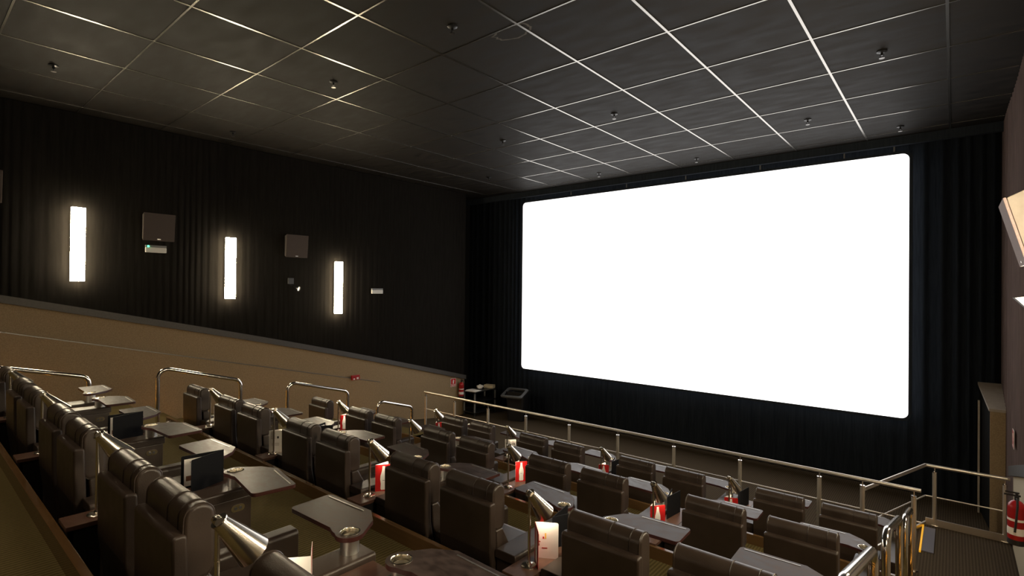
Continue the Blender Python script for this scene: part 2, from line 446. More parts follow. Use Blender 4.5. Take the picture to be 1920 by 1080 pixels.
# ------------------------------------------------------------------ the screen
scr = empty('cinema_screen', (-5.215, 12.08, ZO-2.265), 'huge glowing white cinema screen with rounded corners', 'screen')
SW, SH = 9.16, 4.90
def rrect(w, h, r, n=8, z0=0): return rpoly([(-w/2, z0), (w/2, z0), (w/2, z0+h), (-w/2, z0+h)], r, n)
b = MB(); b.prism(rrect(SW, SH, .11), 'y', 0, .03); b.build('screen_surface', screen_m, scr, smooth=30)
b = MB()
o_ = rrect(SW+.10, SH+.10, .15, 8, -.05); i_ = rrect(SW, SH, .11)
ring = []
for yy in (-.015, .06):
    ring.append(([b.bm.verts.new((p[0], yy, p[1])) for p in o_], [b.bm.verts.new((p[0], yy, p[1])) for p in i_]))
n = len(o_)
for i in range(n):
    j = (i+1) % n
    b.bm.faces.new((ring[0][0][i], ring[0][0][j], ring[0][1][j], ring[0][1][i]))
    b.bm.faces.new((ring[1][0][i], ring[1][0][j], ring[1][1][j], ring[1][1][i]))
    b.bm.faces.new((ring[0][0][i], ring[0][0][j], ring[1][0][j], ring[1][0][i]))
    b.bm.faces.new((ring[0][1][i], ring[0][1][j], ring[1][1][j], ring[1][1][i]))
b.build('frame', drape_navy, scr, smooth=40)
for hx in (-2.9, -1.2, .35, 2.0, 3.55, 4.35):
    b = MB(); b.cyl((hx, .03, SH+.04), (hx, .03, CEIL+.36-(ZO-2.265)), .014, seg=8); b.build('hanger', grey_p, scr)

# ------------------------------------------------------------------ wall sconces
def make_sconce(side, glow):
    t = empty('wall_light', (0, 0, 0))
    s = side
    p = MB(); p.box(0 if s > 0 else -.03, .03 if s > 0 else 0, -.085, .085, -.60, .60); p.build('back_plate', white_p, t)
    p = MB(); p.box(.03 if s > 0 else -.095, .095 if s > 0 else -.03, -.095, .095, -.615, .615); p.bevel(.012, 3); p.build('diffuser', glow, t)
    return t
scL = make_sconce(1, sconce_m); scR = make_sconce(-1, sconce_r)
labs = {2.0: 'tall glowing wall light, largest and leftmost of the three on the black curtain',
        4.415: 'tall glowing wall light in the middle, between the two wall speakers',
        6.85: 'tall glowing wall light nearest the screen, right of the second wall speaker'}
first = True
for y, zc in ((2.0, .717), (4.415, .417), (6.85, .053)):
    t = scL if first else copy_tree(scL); first = False
    t.location = (WL+.02, y, ZO+zc); tag(t, labs[y], 'wall light', 'wall lights on the left wall')
first = True
for y, zc in ((2.0, .717), (4.415, .417), (6.85, .053)):
    t = scR if first else copy_tree(scR); first = False
    t.location = (WR-.01, y, ZO+zc); tag(t, 'tall glowing wall light on the brown curtain of the right wall', 'wall light', 'wall lights on the right wall')

# ------------------------------------------------------------------ wall speakers
def make_speaker(front_m, box_m, prof):
    """hangs on a wall at x=0, front faces +x and slightly down; prof[0], prof[1]: top and bottom of the front (x, z)"""
    t = empty('wall_speaker', (0, 0, 0))
    p = MB(); p.prism(prof, 'y', -.245, .245); p.bevel(.010, 2); p.build('cabinet', box_m, t)
    a = Vector((prof[0][0], 0, prof[0][1])); c = Vector((prof[1][0], 0, prof[1][1]))
    d = (c-a).normalized(); nrm = Vector((-d.z, 0, d.x)); h = (c-a).length
    c0 = (a+c)/2
    Mx = Matrix(((nrm.x, 0, -d.x, c0.x), (0, 1, 0, 0), (nrm.z, 0, -d.z, c0.z), (0, 0, 0, 1)))
    p = MB(); p.box(.001, .022, -.25, .25, -h/2-.004, h/2+.004, Mx); p.bevel(.006, 2); g = p.build('grille', front_m, t)
    p = MB(); p.box(.0225, .025, -.028, .028, -h/2+.02, -h/2+.034, Mx); p.build('badge', alu, g)
    p = MB(); p.box(-.02, .05, -.06, .06, -.05, .05); p.build('bracket', black_p, t)
    return t
PL = [(.10, .245), (.055, -.245), (.005, -.22), (.005, .22)]
sp = make_speaker(spk_m, spk_box, PL); sp.location = (WL+.02, 3.16, ZO+1.115)
tag(sp, 'square dark wall speaker between the first two wall lights', 'speaker', 'speakers on the left wall')
s2 = copy_tree(sp); s2.location = (WL+.02, 5.80, ZO+.96); tag(s2, 'square dark wall speaker between the second and third wall lights', 'speaker')
s3 = copy_tree(sp); s3.location = (WL+.02, .83, ZO+1.53); tag(s3, 'dark wall speaker cut off at the left edge of the photo', 'speaker')
s4 = make_speaker(spk_rose, spk_pale, [(.315, .255), (.185, -.25), (.04, -.21), (.04, .30), (.21, .31)]); s4.location = (WR-.0, 5.76, ZO+.505); s4.rotation_euler = (0, 0, PI)
tag(s4, 'pale tilted wall speaker high on the right wall', 'speaker')

# emergency lights, camera, signs
def em_light(y, z, lab, green):
    t = empty('emergency_light', (WL+.01, y, ZO+z), lab, 'emergency light', 'emergency lights on the left wall')
    p = MB(); p.box(0, .055, -.165, .165, -.065, .03); p.bevel(.01, 2); p.build('lens_cover', white_p, t)
    p = MB(); p.box(0, .05, -.165, .165, .031, .068); p.bevel(.006, 2); p.build('housing', grey_p, t)
    if green:
        p = MB(); p.sphere((.055, -.125, .045), .017, 10); p.build('indicator', led_g, t)
em_light(3.13, .715, 'white emergency light box with a green lamp under the first wall speaker', True)
em_light(7.97, -.02, 'white emergency light box right of the last wall light', False)
t = empty('spotlight', (WL+.03, 5.75, ZO+.06), 'small round spotlight with a grey box under the second wall speaker', 'spotlight')
p = MB(); p.box(0, .05, -.12, 0, .06, .19); p.bevel(.006, 2); p.build('junction_box', dkgrey_p, t)
p = MB(); p.cyl((0, -.06, .06), (.06, 0, 0), .012, seg=8); p.build('arm', black_p, t)
p = MB(); p.lathe([(0, 0), (.03, 0), (.05, .05), (.05, .09), (.044, .09), (.044, .07), (0, .07)], 20, Matrix.Translation((.04, .04, -.02)) @ Matrix.Rotation(math.radians(110), 4, 'Y') @ Matrix.Rotation(-.5, 4, 'X')); p.build('head', black_p, t)
p = MB(); p.lathe([(0, .078), (.043, .076), (.043, .071), (0, .071)], 20, Matrix.Translation((.04, .04, -.02)) @ Matrix.Rotation(math.radians(110), 4, 'Y') @ Matrix.Rotation(-.5, 4, 'X')); p.build('lens', glow_lens, t)
t = empty('alarm_beacon', (WL+.056, 7.34, ZO-2.13), 'small red alarm box on the tan left wall', 'alarm')
p = MB(); p.box(0, .05, -.11, .11, -.06, .055); p.bevel(.008, 2); p.build('housing', ext_red, t)
p = MB(); p.box(.051, .054, .02, .075, -.045, .0); p.box(.051, .054, -.07, -.03, -.05, -.02); p.build('mark', paper, t)

def ext_sign(loc, rz, lab):
    t = empty('fire_extinguisher_sign', loc, lab, 'sign', None, rz)
    p = MB(); p.box(0, .006, -.105, .105, -.12, .12); p.build('plate', paper, t)
    p = MB(); p.box(.0061, .0075, -.096, .096, -.055, .111); p.box(.0061, .0075, -.096, .096, -.111, -.064); pl = p.build('red_field', red_ink, t)
    p = MB(); p.box(.0076, .009, -.022, .022, -.035, .055); p.box(.0076, .009, -.012, .012, .055, .08); p.cyl((.0083, .012, .075), (.0083, .05, .03), .005, seg=6); p.build('pictogram', paper, pl)
    p = MB(); p.box(.0076, .009, -.07, .07, -.093, -.081); p.build('caption_line', paper, pl)
    return t
ext_sign((WL+.004, 10.69, ZO-2.685), 0, 'red and white fire extinguisher sign on the tan left wall')
ext_sign((WR-.004, 9.7, ZO-1.90), PI, 'red and white fire extinguisher sign on the right wall, seen edge-on')
def extinguisher(loc, rz, lab):
    t = empty('fire_extinguisher', loc, lab, 'fire extinguisher', None, rz)
    p = MB(); p.lathe([(0, 0), (.072, 0), (.075, .012), (.075, .355), (.068, .39), (.045, .42), (.022, .435), (0, .435)], 24, Matrix.Translation((.10, 0, 0))); body = p.build('cylinder', ext_red, t)
    p = MB(); p.lathe([(.0755, .08), (.0765, .08), (.0765, .155), (.0755, .155)], 24, Matrix.Translation((.10, 0, 0))); p.build('instruction_label', paper, body)
    p = MB(); p.lathe([(.0755, .225), (.0765, .225), (.0765, .25), (.0755, .25)], 24, Matrix.Translation((.10, 0, 0))); p.build('label_band', paper, body)
    p = MB(); p.lathe([(0, -.028), (.07, -.028), (.077, -.02), (.077, .03), (.07, .03)], 24, Matrix.Translation((.10, 0, 0))); p.build('foot_ring', rubber, t)
    p = MB(); p.cyl((.10, 0, .43), (.10, 0, .475), .02, seg=12); p.box(.07, .20, -.010, .010, .475, .49); p.box(.08, .19, -.010, .010, .505, .518); p.cyl((.10, 0, .47), (.10, 0, .51), .013, seg=8); p.build('valve', black_p, t)
    p = MB(); p.tube([(.10, .02, .455), (.10, .07, .46), (.10, .095, .40), (.11, .098, .25), (.12, .09, .12)], .010, 8); p.build('hose', rubber, t)
    p = MB(); p.box(0, .03, -.02, .02, .20, .24); p.build('bracket', black_p, t)
    return t
extinguisher((WL+.002, 10.93, ZO-3.13), 0, 'red fire extinguisher on the tan wall by the trolley')
extinguisher((WR-.002, 7.75, ZO-2.60), PI, 'red fire extinguisher on the right wall beside the landing')

# portal block at the front right corner
b = MB(); b.box(.44, WR+.06, YE, YE+.06, .002, ZO-1.80)
struct(b.build('wall_right', wains, smooth=0), 'tan carpeted end of the lower right wall at the front corner', 'wall')
b = MB(); b.hexa([(.445, YE+.061, .002), (WR+.06, YE+.061, .002), (WR+.06, 12.2, .002), (.345, 12.2, .002),
                  (.445, YE+.061, ZO-1.80), (WR+.06, YE+.061, ZO-1.80), (WR+.06, 12.2, ZO-1.53), (.345, 12.2, ZO-1.53)])
struct(b.build('wall_right', black_wall, smooth=0), 'dark side of the wall end at the front right corner', 'wall')
b = MB(); b.box(.318, .344, 12.0, 12.06, .002, ZO-1.78)
struct(b.build('trim_11', spk_pale, smooth=0), 'thin upright edge strip beside the tan wall end', 'trim')
b = MB(); b.hexa([(.425, YE-.02, ZO-1.80), (WR+.06, YE-.02, ZO-1.80), (WR+.06, 12.2, ZO-1.525), (.32, 12.2, ZO-1.525),
                  (.425, YE-.02, ZO-1.76), (WR+.06, YE-.02, ZO-1.76), (WR+.06, 12.2, ZO-1.485), (.32, 12.2, ZO-1.485)])
struct(b.build('trim_10', spk_pale, smooth=0), 'pale sloping cap on the tan wall end at the front right corner', 'trim')
t = empty('emergency_light', (WR-.01, 7.3, ZO-.06), 'silver emergency light low on the right wall under the pale speaker', 'emergency light', None, PI)
p = MB(); p.hexa([(0, -.16, -.07), (.03, -.16, -.09), (.03, .16, -.09), (0, .16, -.07), (0, -.16, .07), (.15, -.16, .05), (.15, .16, .05), (0, .16, .07)]); p.bevel(.006, 2); p.build('housing', dk_metal, t)

# ------------------------------------------------------------------ recliner prototypes
AW0, AW1 = .272, .462           # outer armrest, from seat side to table side
TABLE_H = .60; ARM_H = .63; TRAY_H = .712
def tray_outline(s):
    arc = [(.075*math.cos(math.radians(a)), .075*math.sin(math.radians(a))) for a in range(40, -131, -15)]
    pts = [(-.13, .238), (-.02, .165)] + arc + [(-.085, -.052), (-.125, -.035)]
    body = rpoly([(-.13, -.035), (-.53, -.03), (-.53, .238), (-.13, .238)], [0, .03, .03, 0], 5)
    # body runs clockwise: start at rear, out to the far end and back along the front
    poly = pts[1:] + [p for p in body][:]
    return [(p[0]*s, p[1]) for p in poly]
def make_tray(parent, s):
    """swivel tray turning about its cup holder; s=+1 armrest on the right of the chair (tray reaches left)"""
    top = bmesh.new()
    out = tray_outline(s); N = len(out)
    O = [top.verts.new((p[0], p[1], 0)) for p in out]
    H = [top.verts.new((.047*math.cos(2*PI*i/20), .047*math.sin(2*PI*i/20), 0)) for i in range(20)]
    es = [top.edges.new((O[i], O[(i+1) % N])) for i in range(N)] + [top.edges.new((H[i], H[(i+1) % 20])) for i in range(20)]
    bmesh.ops.triangle_fill(top, use_beauty=True, use_dissolve=False, edges=es)
    ext = bmesh.ops.extrude_face_region(top, geom=top.faces[:])
    for v in ext['geom']:
        if isinstance(v, bmesh.types.BMVert): v.co.z += .024
    bmesh.ops.recalc_face_normals(top, faces=top.faces[:])
    rim = [e for e in top.edges if len(e.link_faces) == 2 and e.calc_face_angle(0) > 1.2]
    bmesh.ops.bevel(top, geom=rim, offset=.005, segments=2, affect='EDGES', profile=.5, clamp_overlap=True)
    for f in top.faces:
        if f.normal.z < .75: f.material_index = 1
    m = MB(); m.bm.free(); m.bm = top
    tr = m.build('tray_table', tray_m, parent, mats=[tray_edge])
    p = MB(); xa, xb = (-.50, -.16) if s > 0 else (.16, .50)
    p.box(xa, xb, .203, .211, .0235, .0262); p.build('pencil_stop', alu, tr)
    p = MB(); p.lathe([(.0535, .0240), (.0535, .0262), (.049, .0272), (.0455, .0235), (.041, -.045), (.036, -.050), (0, -.050), (0, -.052), (.0415, -.052), (.0465, .020)], 28); p.build('cup_holder', cup_m, tr)
    p = MB(); p.lathe([(.043, -.001), (.0475, -.001), (.0475, -.083), (.043, -.083)], 28, closed=True); p.build('tray_column', alu, tr)
    return tr
def make_chair(s):
    """recliner facing +y; s=+1: wide armrest on its right side (+x), s=-1: on its left"""
    t = empty('recliner_chair', (0, 0, 0))
    # outer back shell
    prof = rpoly([(0.0, .948), (.005, .60), (.055, .20), (.11, .085), (.16, .085), (.145, .22), (.075, .60), (.062, .948)], [.022, .1, .1, .03, .02, .1, .1, .022], 5)
    p = MB(); ed = p.prism(prof, 'x', -.267, .267); p.bevel(.014, 3, ed); p.build('back_shell', leather, t)
    # headrest: stadium profile
    hp = []
    for i in range(13):
        a = PI*i/12; hp.append((.112+.062*math.cos(a), 1.0+.058*math.sin(a)))
    hp += [(.046, .80), (.060, .755), (.085, .735), (.150, .735), (.172, .76), (.176, .82)]
    p = MB(); ed = p.prism(hp, 'x', -.258, .258); p.bevel(.018, 4, ed); h = p.build('headrest', leather, t, smooth=55)
    for sx in (.05, .185):
        path = [(sx, y, z) for y, z in [(.1115+(q[0]-.1115)*1.008, .9+(q[1]-.9)*1.004) for q in hp[:14]]]
        p = MB(); p.tube(path, .0032, 6); p.build('seam', welt_m, h)
    for sx in (-.246, .246):
        path = [(sx, .1115+(q[0]-.1115)*.99, .9+(q[1]-.9)*.998) for q in hp]
        p = MB(); p.tube(path, .0042, 6, closed=True); p.build('piping', leather, h)
    # lumbar cushion
    lp = rpoly([(.085, .735), (.16, .735), (.235, .60), (.31, .44), (.15, .42), (.10, .55)], [.015, .03, .06, .03, .02, .05], 5)
    p = MB(); ed = p.prism(lp, 'x', -.252, .252); p.bevel(.016, 3, ed); p.build('lumbar_cushion', leather, t, smooth=55)
    # seat cushion
    spf = rpoly([(.17, .40), (.30, .475), (.66, .470), (.745, .43), (.745, .30), (.17, .30)], [.03, .05, .06, .05, .03, .02], 6)
    p = MB(); ed = p.prism(spf, 'x', -.255, .255); p.bevel(.018, 3, ed); p.build('seat_cushion', leather, t, smooth=55)
    # foot rest pad folded under the seat front
    fp = rpoly([(.69, .295), (.78, .36), (.815, .34), (.80, .09), (.72, .09)], [.02, .03, .03, .03, .02], 5)
    p = MB(); ed = p.prism(fp, 'x', -.25, .25); p.bevel(.014, 3, ed); p.build('leg_rest', leather, t, smooth=55)
    p = MB(); p.box(-.26, .26, .17, .70, .03, .30); p.bevel(.01, 2); p.build('base', leather, t)
    for lx in (-.22, .22):
        for ly in (.22, .64):
            p = MB(); p.cyl((lx, ly, 0), (lx, ly, .035), .025, seg=12); p.build('foot', black_p, t)
    # wide armrest with its control panel and tray
    xa, xb = (AW0, AW1) if s > 0 else (-AW1, -AW0)
    p = MB(); p.box(xa+.006, xb-.006, .06, .872, .03, .565); p.bevel(.008, 2)
    arm = p.build('armrest', leather, t)
    pr = rpoly([(xa, .565), (xb, .565), (xb, ARM_H), (xa, ARM_H)], [.006, .006, .018, .018], 4)
    p = MB(); ed = p.prism(pr, 'y', .05, .885); p.bevel(.010, 3, ed); p.build('arm_pad', leather, arm, smooth=50)
    fx = xa+.006 if s > 0 else xb-.006
    p = MB(); ov = [( .78+.042*(1 if c > 0 else -1 if c < 0 else 0)*.5+.024*math.cos(a), .50+.024*math.sin(a)) for a in [2*PI*i/24 for i in range(24)] for c in [math.cos(a)]]
    d = -1 if s > 0 else 1
    p.prism(ov, 'x', min(fx, fx+d*.006), max(fx, fx+d*.006)); cp = p.build('control_panel', chrome, arm)
    for by in (.765, .795):
        p = MB(); p.cyl((fx+d*.005, by, .50), (fx+d*.010, by, .50), .010, seg=14); p.build('button', dkgrey_p, arm)
    tr = make_tray(t, s); tr.location = ((xa+xb)/2-.012*s, .795, TRAY_H-.002)
    return t
def slim_arm(parent, x):
    pr = rpoly([(x-.062, .06), (x+.062, .06), (x+.062, .53), (x-.062, .53)], [.008, .008, .03, .03], 4)
    p = MB(); ed = p.prism(pr, 'y', .10, .86); p.bevel(.012, 3, ed); return p.build('slim_armrest', leather, parent, smooth=50)
protoR = make_chair(1); protoL = make_chair(-1)
SLIM = slim_arm(protoL, .345)

ORD = ['first', 'second', 'third', 'fourth', 'fifth', 'sixth', 'seventh', 'eighth', 'ninth', 'tenth']
ROWN = {'A': 'nearest row', 'B': 'second row', 'C': 'third row', 'D': 'front row at the railing'}
# chairs: for each row, table index k; 'L' chair stands right of table k (wide arm on its left), 'R' chair stands left of it
chairs = {'A': [], 'B': [], 'C': [], 'D': []}
for r in 'ABCD':
    n = 4
    for k in range(0, n+1):
        xt = XT0[r]-PIT[r]*k
        if k >= 1: chairs[r].append((xt+.57, 'L', k))
        if not (r == 'D' and k == 4): chairs[r].append((xt-.57, 'R', k))
    chairs[r].sort(key=lambda c: -c[0])
usedL = usedR = False
rndt = random.Random(11)
TR = {}
for r in 'ABCD':
    vis = [c for c in chairs[r] if not (r == 'A' and c[0] > -1.2)]
    for i, (x, kind, k) in enumerate(vis):
        if kind == 'L':
            o = protoL if not usedL else copy_tree(protoL); usedL = True
        else:
            o = protoR if not usedR else copy_tree(protoR); usedR = True
        o.location = (x, YB[r], FL[r]); o.rotation_euler = (0, 0, 0)
        side = 'right' if kind == 'L' else 'left'
        nb = 'at the row end' if k == 0 else '%s of a table' % side
        lab = 'dark brown leather recliner, %s from right in the %s, %s' % (ORD[i], {'A': 'nearest row', 'B': 'second row', 'C': 'third row', 'D': 'front row'}[r], nb)
        tag(o, lab, 'recliner chair', 'recliners in the ' + ROWN[r])
        for ch in o.children:
            if ch.name.startswith('tray_table'):
                a = {('A', 1, 'R'): 3, ('A', 1, 'L'): -2, ('A', 2, 'L'): -9, ('A', 2, 'R'): 3, ('A', 3, 'L'): 2, ('A', 3, 'R'): 0}.get((r, k, kind), rndt.uniform(-4, 4))
                ch.rotation_euler = (0, 0, math.radians(a))
    # slim armrest at the left end of the row
    last = o
    if kind == 'R':
        c = SLIM.copy(); COL.objects.link(c); c.parent = last; c.location = (-.69, 0, 0)

# ------------------------------------------------------------------ lamp tables
def make_table():
    t = empty('lamp_table', (0, 0, 0))
    p = MB(); p.box(-.101, .101, -.10, .86, TABLE_H-.028, TABLE_H); p.bevel(.004, 2); p.build('table_top', wood_dark, t)
    for sx in (-.092, .080):
        p = MB(); p.box(sx, sx+.012, -.06, .82, .02, TABLE_H-.028); p.build('side_panel', black_p, t)
    p = MB(); p.box(-.079, .079, .10, .115, .05, TABLE_H-.03); p.build('back_panel', black_p, t)
    p = MB(); p.box(-.079, .079, .116, .80, .05, .07); p.build('shelf', black_p, t)
    return t
def make_lamp():
    t = empty('reading_lamp', (0, 0, 0))
    p = MB(); p.lathe([(0, 0), (.052, 0), (.053, .006), (.046, .012), (.016, .017), (.011, .03), (0, .03)], 28); p.build('base', lampm, t)
    p = MB(); p.cyl((0, 0, .02), (0, 0, .49), .0095, seg=14); p.cyl((0, 0, .33), (0, 0, .335), .0105, seg=14); p.build('pole', lampm, t)
    p = MB(); p.cyl((-.022, 0, .492), (.022, 0, .492), .017, seg=16); p.sphere((0, 0, .492), .019, 12); p.build('hinge', lampm, t)
    ax = Vector((0, .62, -.785)).normalized()
    q = ax.to_track_quat('Z', 'Y').to_matrix().to_4x4()
    Mx = Matrix.Translation(Vector((0, 0, .497))+ax*.012) @ q
    p = MB(); p.lathe([(0, .0), (.026, .0), (.030, .004), (.068, .205), (.0665, .205), (.0285, .008), (0, .008)], 32, Mx); sh = p.build('lamp_shade', lampm, t)
    p = MB(); p.lathe([(0, -.006), (.033, -.006), (.033, .0), (0, .0)], 28, Mx); p.build('end_cap', lampm, sh)
    p = MB(); p.lathe([(0, .06), (.008, .06), (.02, .10), (.024, .13), (.017, .155), (0, .162)], 16, Mx); p.build('bulb', bulb_m, sh)
    l = bpy.data.lights.new('lamp_light', 'SPOT'); l.energy = LAMP_W; l.color = (1, .86, .64); l.spot_size = math.radians(112); l.spot_blend = .5; l.shadow_soft_size = .02
    lo = bpy.data.objects.new('lamp_light', l); COL.objects.link(lo); lo.parent = sh
    lo.matrix_local = Matrix.Translation(Vector((0, 0, .497))+ax*.19) @ (-ax).to_track_quat('Z', 'Y').to_matrix().to_4x4()
    return t
tbl = make_table(); lamp = make_lamp(); ft = fl = True
ITEM = {'A1': 'the open white leaflet', 'A2': 'the open black folder with a white page', 'A3': 'the closed-looking black folder', 'A4': 'no menu',
        'B1': 'the brightly lit white leaflet', 'B2': 'the large red leaflet', 'B3': 'the white printed leaflet', 'B4': 'the plain pale leaflet',
        'C1': 'a red leaflet, black folder and silver button', 'C2': 'a red leaflet only', 'C3': 'nothing but its lamp', 'C4': 'the small red leaflet near the left rail',
        'D1': 'the red leaflet nearest the right end', 'D2': 'the red leaflet near the railing middle', 'D3': 'the glowing white leaflet', 'D4': 'the far red and white leaflet'}
TBL = {}
for r in 'ABCD':
    for k in (1, 2, 3, 4):
        x = XT0[r]-PIT[r]*k; y = YB[r]; z = FL[r]
        o = tbl if ft else copy_tree(tbl); ft = False
        o.location = (x, y, z)
        pos = {1: 'rightmost', 2: 'second from the right', 3: 'third from the right', 4: 'leftmost'}[k]
        tag(o, 'narrow dark wood lamp table, %s in the %s' % (pos, {'A': 'nearest row', 'B': 'second row', 'C': 'third row', 'D': 'front row'}[r]), 'table', 'lamp tables between the recliners')
        o = lamp if fl else copy_tree(lamp); fl = False
        yl = y+.065+(.06 if r == 'D' else 0)
        o.location = (x+(.0 if r != 'D' else -.01), yl, z+TABLE_H); o.rotation_euler = (0, 0, math.radians({('A', 1): -4, ('B', 1): -14, ('D', 1): -20, ('D', 2): -10}.get((r, k), -4)))
        w = ITEM[r+str(k)]
        tag(o, 'nickel reading lamp with cone shade on the %s lamp table of the %s' % (pos.replace('second from the right', 'second-from-right').replace('third from the right', 'third-from-right'), {'A': 'nearest row', 'B': 'second row', 'C': 'third row', 'D': 'front row'}[r]), 'lamp', 'reading lamps on the lamp tables')
        TBL[r+str(k)] = (x, y, z+TABLE_H)

# ------------------------------------------------------------------ leaflets and folders
def panel_pts(a, w): return Vector((math.cos(math.radians(a))*w, math.sin(math.radians(a))*w, 0))
def card(parent, name, a, w, h, th, outer_sign, outer_m, inner_m, rnd=0):
    """upright panel from the spine (origin) in direction a; outer face lies on outer_sign side"""
    u = panel_pts(a, 1); nrm = Vector((-u.y, u.x, 0))*outer_sign
    Mx = Matrix(((u.x, nrm.x, 0, 0), (u.y, nrm.y, 0, 0), (0, 0, 1, 0), (0, 0, 0, 1)))
    pts = rpoly([(0, 0), (w, 0), (w, h), (0, h)], [0, 0, rnd, 0], 4)
    p = MB(); p.prism(pts, 'y', -th/2, th/2)
    for f in p.bm.faces:
        c = f.calc_center_median()
        f.material_index = 1 if c.y > th*.4 else 0
    for v in p.bm.verts: v.co = Mx @ v.co
    o = p.build(name, inner_m, parent, smooth=0, mats=[outer_m])
    return o, Mx
BOTTLE = [(.020, .0), (.024, .012), (.022, .05), (.027, .085), (.025, .115), (.014, .15), (.010, .178), (.0105, .19)]
def print_poly(parent, name, Mx, side, th, poly, m):
    p = MB(); e = side*(th/2+.0004); p.prism(poly, 'y', min(e, e+side*.0004), max(e, e+side*.0004))
    for v in p.bm.verts: v.co = Mx @ v.co
    return p.build(name, m, parent, smooth=0)
def rects(parent, name, Mx, side, th, rl, m):
    p = MB(); e = side*(th/2+.0004)
    for x0, x1, z0, z1 in rl: p.box(x0, x1, min(e, e+side*.0004), max(e, e+side*.0004), z0, z1)
    for v in p.bm.verts: v.co = Mx @ v.co
    return p.build(name, m, parent, smooth=0)
def leaflet(key, dx, dy, a1, a2, lab, kind, w=.15, h=.245, white1=False, red2=False):
    x, y, z = TBL[key]
    t = empty('menu_leaflet', (x+dx, y+dy, z+.0005), lab, 'leaflet', 'menu leaflets on the lamp tables')
    s1 = -1 if ((a2-a1) % 360) < 180 else 1      # outer side of panel 1 is away from panel 2
    th = .0016
    outer = paper if kind == 'white' else red_ink
    o1, M1 = card(t, 'front_panel', a1, w, h, th, s1, paper if white1 else outer, paper, .012)
    o2, M2 = card(t, 'back_panel', a2, w, h, th, -s1, outer, red_ink if red2 else paper, .012)
    if kind != 'white':
        for o_, Mm in (((o1, M1), (o2, M2)) if not white1 else ((o2, M2),)):
            cx = w*.5
            pl = [(cx+a*1.15, .012+b*1.15) for a, b in BOTTLE] + [(cx-a*1.15, .012+b*1.15) for a, b in BOTTLE[::-1]]
            print_poly(o_, 'bottle_print', Mm, 1, th, pl, paper)
            rects(o_, 'bottle_lettering', Mm, 1, th+.0012, [(cx-.012, cx+.012, .098, .101)], ink)
        # inside of the back panel: small bottle pictures and lines of text
        for o_, Mm in (((o1, M1), (o2, M2)) if not red2 else ((o1, M1),)):
            rects(o_, 'printed_pictures', Mm, -1, th, [(.022, .030, .10, .165), (.018, .034, .085, .10)], brown_ink)
            rects(o_, 'yellow_picture', Mm, -1, th, [(.070, .080, .135, .175)], yellow_ink)
            rects(o_, 'red_lettering', Mm, -1, th, [(.02, .04, .112, .118), (.05, .088, .070, .075), (.055, .066, .135, .150)], red_ink)
    else:
        for o_, Mm in ((o1, M1), (o2, M2)):
            for sd in (1, -1):
                rects(o_, 'printed_text', Mm, sd, th, [(.02, .07, .225-.012*i, .228-.012*i) for i in range(7)] + [(.03, .11, .10-.012*i, .103-.012*i) for i in range(3)], brown_ink)
                rects(o_, 'printed_picture', Mm, sd, th, [(.62*w, .76*w, .155, .180)], ink)
    return t
def folder(key, dx, dy, a1, a2, lab, w=.265, h=.227):
    x, y, z = TBL[key]
    t = empty('menu_folder', (x+dx, y+dy, z+.0005), lab, 'folder', 'black menu folders on the lamp tables')
    s1 = -1 if ((a2-a1) % 360) < 180 else 1
    th = .005
    o1, M1 = card(t, 'front_cover', a1, w, h, th, s1, black_c, black_c, .01)
    o2, M2 = card(t, 'back_cover', a2, w, h, th, -s1, black_c, black_c, .01)
    pg = rects(o2, 'page', M2, -1, th, [(.012, w-.018, .014, h-.024)], paper)
    p2 = rects(o2, 'heading', M2, -1, th+.0012, [(w-.075, w-.072, .172, .186), (w-.064, w-.061, .172, .186), (w-.072, w-.064, .178, .181), (w-.056, w-.053, .172, .186)], ink)
    rects(o2, 'picture', M2, -1, th+.0012, [(w-.07, w-.03, .050, .085)], brown_ink)
    p = MB(); p.cyl((0, 0, 0), (0, 0, h), .0035, seg=8); p.build('spine', black_c, t)
    return t
leaflet('A1', .084, .412, 230, 149, 'white leaflet with red cover edge, cut off at the bottom of the photo', 'red', .15, .25, True)
leaflet('A2', .045, .285, 230, 149, 'white and red leaflet half hidden behind a headrest in the nearest row', 'red', .13, .245, True)
folder('A2', -.035, .809, -67, -97, 'open black folder showing a white page, on the nearest row’s lamp table')
folder('A3', -.02, .79, -71, -95, 'black folder standing upright farther left in the nearest row')
leaflet('B1', -.04, .18, 32, -44, 'brightly lit white leaflet with bottle pictures, at the bottom centre', 'red', .165, .25, False, True)
folder('B1', -.02, .365, 100, 68, 'black folder whose top edges show behind the brightest white leaflet')
leaflet('B2', -.04, .155, 55, 92, 'large red leaflet with a white bottle, on the second row’s table by a lamp', 'red')
leaflet('B3', -.085, .05, 50, 75, 'white leaflet with printed text behind a lamp pole in the second row', 'white', .14)
folder('B3', .04, .52, 62, 112, 'black folder beyond the recliners in the middle of the second row', .22)
leaflet('B4', -.02, .12, 60, 80, 'plain pale leaflet at the left end of the second row', 'white', .09)
leaflet('C1', -.055, .115, 55, 100, 'red leaflet with white bottle beside a silver button in the third row', 'red', .165)
folder('C1', -.045, .49, 84, 103, 'black folder standing right of a red leaflet in the third row', .27)
leaflet('C2', -.045, .255, 58, 112, 'red leaflet under a lamp in the middle of the third row', 'red')
leaflet('C4', -.07, .145, 58, 95, 'small red leaflet with white bottle near the handrails at left', 'red', .13)
leaflet('D1', -.06, .10, 28, 78, 'red leaflet with white bottle, rightmost of all, in the front row', 'red', .16)
folder('D1', .02, .47, 82, 112, 'black folder beside the rightmost red leaflet, in the front row', .25)
leaflet('D2', -.055, .13, 33, 78, 'red leaflet with white bottle in front of the railing’s middle', 'red', .15)
folder('D2', .0, .42, 82, 108, 'small black folder behind the red leaflet at the railing’s middle', .24)
